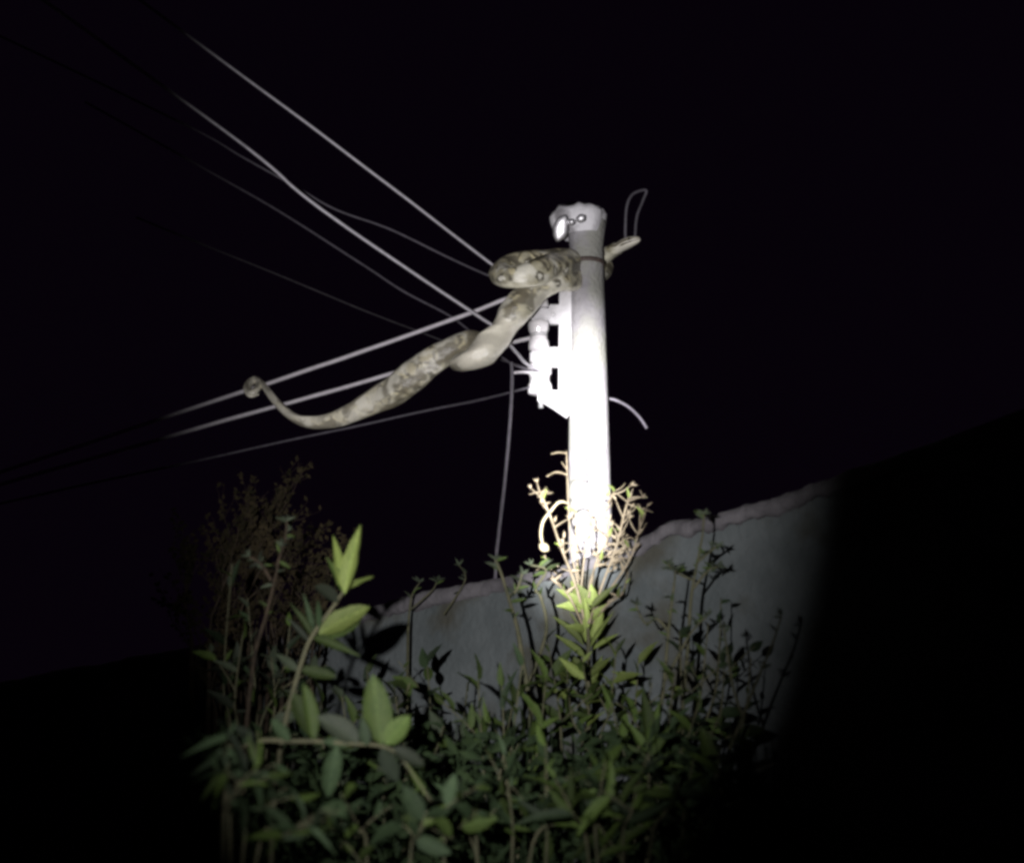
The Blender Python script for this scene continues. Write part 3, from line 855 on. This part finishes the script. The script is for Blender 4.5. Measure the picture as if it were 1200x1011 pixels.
# --- leafy shrubs that fill the lower half
GR = 'leafy shrubs in front of the wall'
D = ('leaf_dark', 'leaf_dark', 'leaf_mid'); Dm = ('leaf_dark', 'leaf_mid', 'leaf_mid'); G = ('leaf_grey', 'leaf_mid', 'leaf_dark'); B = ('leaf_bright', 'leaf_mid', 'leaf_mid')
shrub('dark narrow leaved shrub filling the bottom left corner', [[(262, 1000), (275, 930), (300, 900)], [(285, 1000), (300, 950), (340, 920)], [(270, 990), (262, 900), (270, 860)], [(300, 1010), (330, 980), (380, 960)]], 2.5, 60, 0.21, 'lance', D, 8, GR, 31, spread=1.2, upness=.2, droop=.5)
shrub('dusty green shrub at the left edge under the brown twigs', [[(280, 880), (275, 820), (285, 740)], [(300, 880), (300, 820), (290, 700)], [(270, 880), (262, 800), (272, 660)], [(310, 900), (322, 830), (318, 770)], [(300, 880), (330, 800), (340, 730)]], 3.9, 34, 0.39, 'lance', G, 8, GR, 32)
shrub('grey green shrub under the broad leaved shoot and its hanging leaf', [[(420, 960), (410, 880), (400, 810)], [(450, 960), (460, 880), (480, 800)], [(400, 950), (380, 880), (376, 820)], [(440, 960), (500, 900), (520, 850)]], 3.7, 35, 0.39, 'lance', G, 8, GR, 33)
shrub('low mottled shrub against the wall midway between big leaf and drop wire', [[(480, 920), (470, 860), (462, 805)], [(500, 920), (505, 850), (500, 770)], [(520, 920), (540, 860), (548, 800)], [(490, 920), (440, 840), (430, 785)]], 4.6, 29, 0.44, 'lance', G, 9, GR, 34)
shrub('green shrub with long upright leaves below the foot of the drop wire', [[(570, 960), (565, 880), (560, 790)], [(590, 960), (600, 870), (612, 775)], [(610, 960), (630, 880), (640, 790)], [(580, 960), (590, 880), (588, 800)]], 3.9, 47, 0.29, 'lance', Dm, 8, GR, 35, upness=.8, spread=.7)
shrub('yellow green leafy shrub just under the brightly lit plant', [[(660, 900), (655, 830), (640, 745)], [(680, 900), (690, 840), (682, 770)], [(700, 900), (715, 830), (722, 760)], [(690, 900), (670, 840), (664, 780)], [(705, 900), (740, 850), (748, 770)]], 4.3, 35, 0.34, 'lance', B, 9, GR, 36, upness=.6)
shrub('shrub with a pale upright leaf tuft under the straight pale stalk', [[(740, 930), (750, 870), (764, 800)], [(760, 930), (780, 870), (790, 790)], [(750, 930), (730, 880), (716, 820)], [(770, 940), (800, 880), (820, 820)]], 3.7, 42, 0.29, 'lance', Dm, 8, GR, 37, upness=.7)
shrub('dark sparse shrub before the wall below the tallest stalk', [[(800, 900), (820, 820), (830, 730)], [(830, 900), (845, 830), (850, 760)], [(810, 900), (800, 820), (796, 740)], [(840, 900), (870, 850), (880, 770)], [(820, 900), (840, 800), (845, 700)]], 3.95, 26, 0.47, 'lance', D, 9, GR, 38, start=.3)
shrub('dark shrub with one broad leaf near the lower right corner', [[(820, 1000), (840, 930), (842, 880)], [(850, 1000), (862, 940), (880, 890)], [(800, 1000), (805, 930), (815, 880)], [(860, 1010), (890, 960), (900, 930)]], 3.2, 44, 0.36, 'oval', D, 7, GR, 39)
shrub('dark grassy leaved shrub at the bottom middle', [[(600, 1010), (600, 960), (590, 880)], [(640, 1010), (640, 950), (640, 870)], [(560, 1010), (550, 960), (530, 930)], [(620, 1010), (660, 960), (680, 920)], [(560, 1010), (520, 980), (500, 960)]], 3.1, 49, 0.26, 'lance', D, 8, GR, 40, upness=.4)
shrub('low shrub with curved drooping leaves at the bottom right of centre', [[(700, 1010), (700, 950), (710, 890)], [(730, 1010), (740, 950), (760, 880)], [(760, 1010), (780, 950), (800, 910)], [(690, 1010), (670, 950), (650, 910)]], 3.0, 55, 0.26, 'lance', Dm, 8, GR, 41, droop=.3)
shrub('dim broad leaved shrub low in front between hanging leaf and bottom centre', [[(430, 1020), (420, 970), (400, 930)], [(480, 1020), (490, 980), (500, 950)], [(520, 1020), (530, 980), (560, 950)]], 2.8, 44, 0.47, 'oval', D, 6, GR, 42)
# pale broad leaf accents
acc = empty('young_shoot', (px(845, 900, 3.3).x, 3.3, 0), 'single young shoot with a wide pale leaf at lower right', 'plant')
stem_obj(acc, curve([(852, 1300, 3.3), (850, 1000, 3.3), (846, 930, 3.3), (838, 905, 3.3)], 6), .006, .003, 'stem')
leaf_px(acc, 838, 905, 822, 852, 24, 3.28, 'oval', 'leaf_mid', rng, .3)
leaf_px(acc, 842, 915, 866, 878, 14, 3.3, 'lance', 'leaf_dark', rng, -.3)
leaf_px(acc, 846, 930, 870, 930, 14, 3.3, 'lance', 'leaf_dark', rng, -.1)
tuft = empty('young_shoot', (px(760, 900, 3.5).x, 3.5, 0), 'young shoot of erect pale leaves standing lower right of the lit plant', 'plant')
stem_obj(tuft, curve([(758, 1300, 3.5), (758, 1000, 3.5), (760, 920, 3.5), (760, 870, 3.5)], 6), .006, .003, 'stem')
for a in [(760, 870, 756, 806, 18), (758, 872, 774, 822, 14), (758, 880, 738, 846, 12), (760, 885, 786, 850, 12), (759, 895, 734, 870, 12), (760, 900, 785, 880, 12)]:
    leaf_px(tuft, *a[:5], 3.5, 'lance', 'leaf_mid' , rng, rng.uniform(-.3, .3))

# --- undergrowth: what nobody could count
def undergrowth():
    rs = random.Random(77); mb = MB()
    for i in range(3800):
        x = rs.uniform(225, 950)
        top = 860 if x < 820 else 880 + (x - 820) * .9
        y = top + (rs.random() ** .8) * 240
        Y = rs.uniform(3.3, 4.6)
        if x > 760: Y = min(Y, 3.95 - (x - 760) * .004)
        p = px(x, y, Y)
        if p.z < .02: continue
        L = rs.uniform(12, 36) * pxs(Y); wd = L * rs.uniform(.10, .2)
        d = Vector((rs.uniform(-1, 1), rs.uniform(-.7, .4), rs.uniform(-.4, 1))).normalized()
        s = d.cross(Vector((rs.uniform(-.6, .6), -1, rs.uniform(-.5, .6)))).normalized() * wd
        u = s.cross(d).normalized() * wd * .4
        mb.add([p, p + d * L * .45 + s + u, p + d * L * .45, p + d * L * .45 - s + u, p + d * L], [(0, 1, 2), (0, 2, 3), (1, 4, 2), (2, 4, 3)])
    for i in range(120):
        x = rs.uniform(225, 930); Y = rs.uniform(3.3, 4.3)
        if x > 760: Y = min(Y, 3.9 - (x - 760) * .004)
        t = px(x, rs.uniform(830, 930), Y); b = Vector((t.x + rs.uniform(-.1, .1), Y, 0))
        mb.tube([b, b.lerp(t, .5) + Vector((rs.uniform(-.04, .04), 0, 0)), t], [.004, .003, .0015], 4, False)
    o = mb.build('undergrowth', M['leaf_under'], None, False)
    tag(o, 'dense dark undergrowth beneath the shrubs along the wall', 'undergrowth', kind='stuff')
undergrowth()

# --- the twiggy brown bush behind, upper left of the plants
def twiggy(label, x0, Y, top_list, seed):
    rs = random.Random(seed)
    g = px(x0, 900, Y)
    root = empty('twiggy_bush', (g.x, Y, 0), label, 'bush')
    mb = MB(); lf = MB()
    def grow(p, d, L, r, lev):
        pts = [p]
        for i in range(5):
            d = (d + Vector((rs.uniform(-.28, .28), rs.uniform(-.2, .2), rs.uniform(-.12, .2)))).normalized()
            pts.append(pts[-1] + d * L / 5)
        mb.tube(pts, [r * (1 - .1 * i) for i in range(6)], 5, False)
        if lev < 4:
            for k in range(3 if lev < 2 else 3):
                i = rs.randint(2, 5)
                nd = (d + Vector((rs.uniform(-.9, .9), rs.uniform(-.7, .7), rs.uniform(-.1, .6)))).normalized()
                grow(pts[i], nd, L * rs.uniform(.5, .8), r * .55, lev + 1)
        if lev >= 2:
            for k in range(4):
                q = rs.choice(pts); dd = Vector((rs.uniform(-1, 1), rs.uniform(-1, .4), rs.uniform(-.6, 1))).normalized()
                l = rs.uniform(.015, .032); s = dd.cross(Vector((rs.uniform(-.5, .5), -1, .2))).normalized() * l * .28
                lf.add([q, q + dd * l * .5 + s, q + dd * l, q + dd * l * .5 - s], [(0, 1, 2, 3)])
    for (tx, ty) in top_list:
        t = px(tx, ty, Y + rs.uniform(-.3, .3)); b = Vector((t.x * .75 + g.x * .25 + rs.uniform(-.12, .12), Y + rs.uniform(-.1, .1), 0))
        q = b.lerp(t, .74)
        mb.tube([b, b.lerp(q, .5) + Vector((rs.uniform(-.05, .05), 0, 0)), q], [.016, .012, .009], 6, False)
        grow(q, (t - b).normalized(), (t - q).length * .42, .006, 1)
    mb.build('branches', M['twig_brown'], root)['kind'] = 'stuff'
    lf.build('foliage', M['leaf_fade'], root, False)['kind'] = 'stuff'
M['leaf_fade'] = mat('withered_leaf', (0.006, 0.006, 0.003), (0.022, 0.017, 0.009), 9, 0.9, spec=0.05)
twiggy('withered brown twiggy bush rising under the snake tail at far left', 290, 4.9, [(285, 540), (300, 525), (320, 560), (340, 575), (355, 560), (270, 560), (370, 600), (375, 640), (300, 515), (330, 620), (235, 560), (245, 600), (255, 530), (275, 640), (350, 650), (240, 650), (300, 660), (330, 540), (260, 690), (262, 600), (300, 600), (310, 640)], 3)
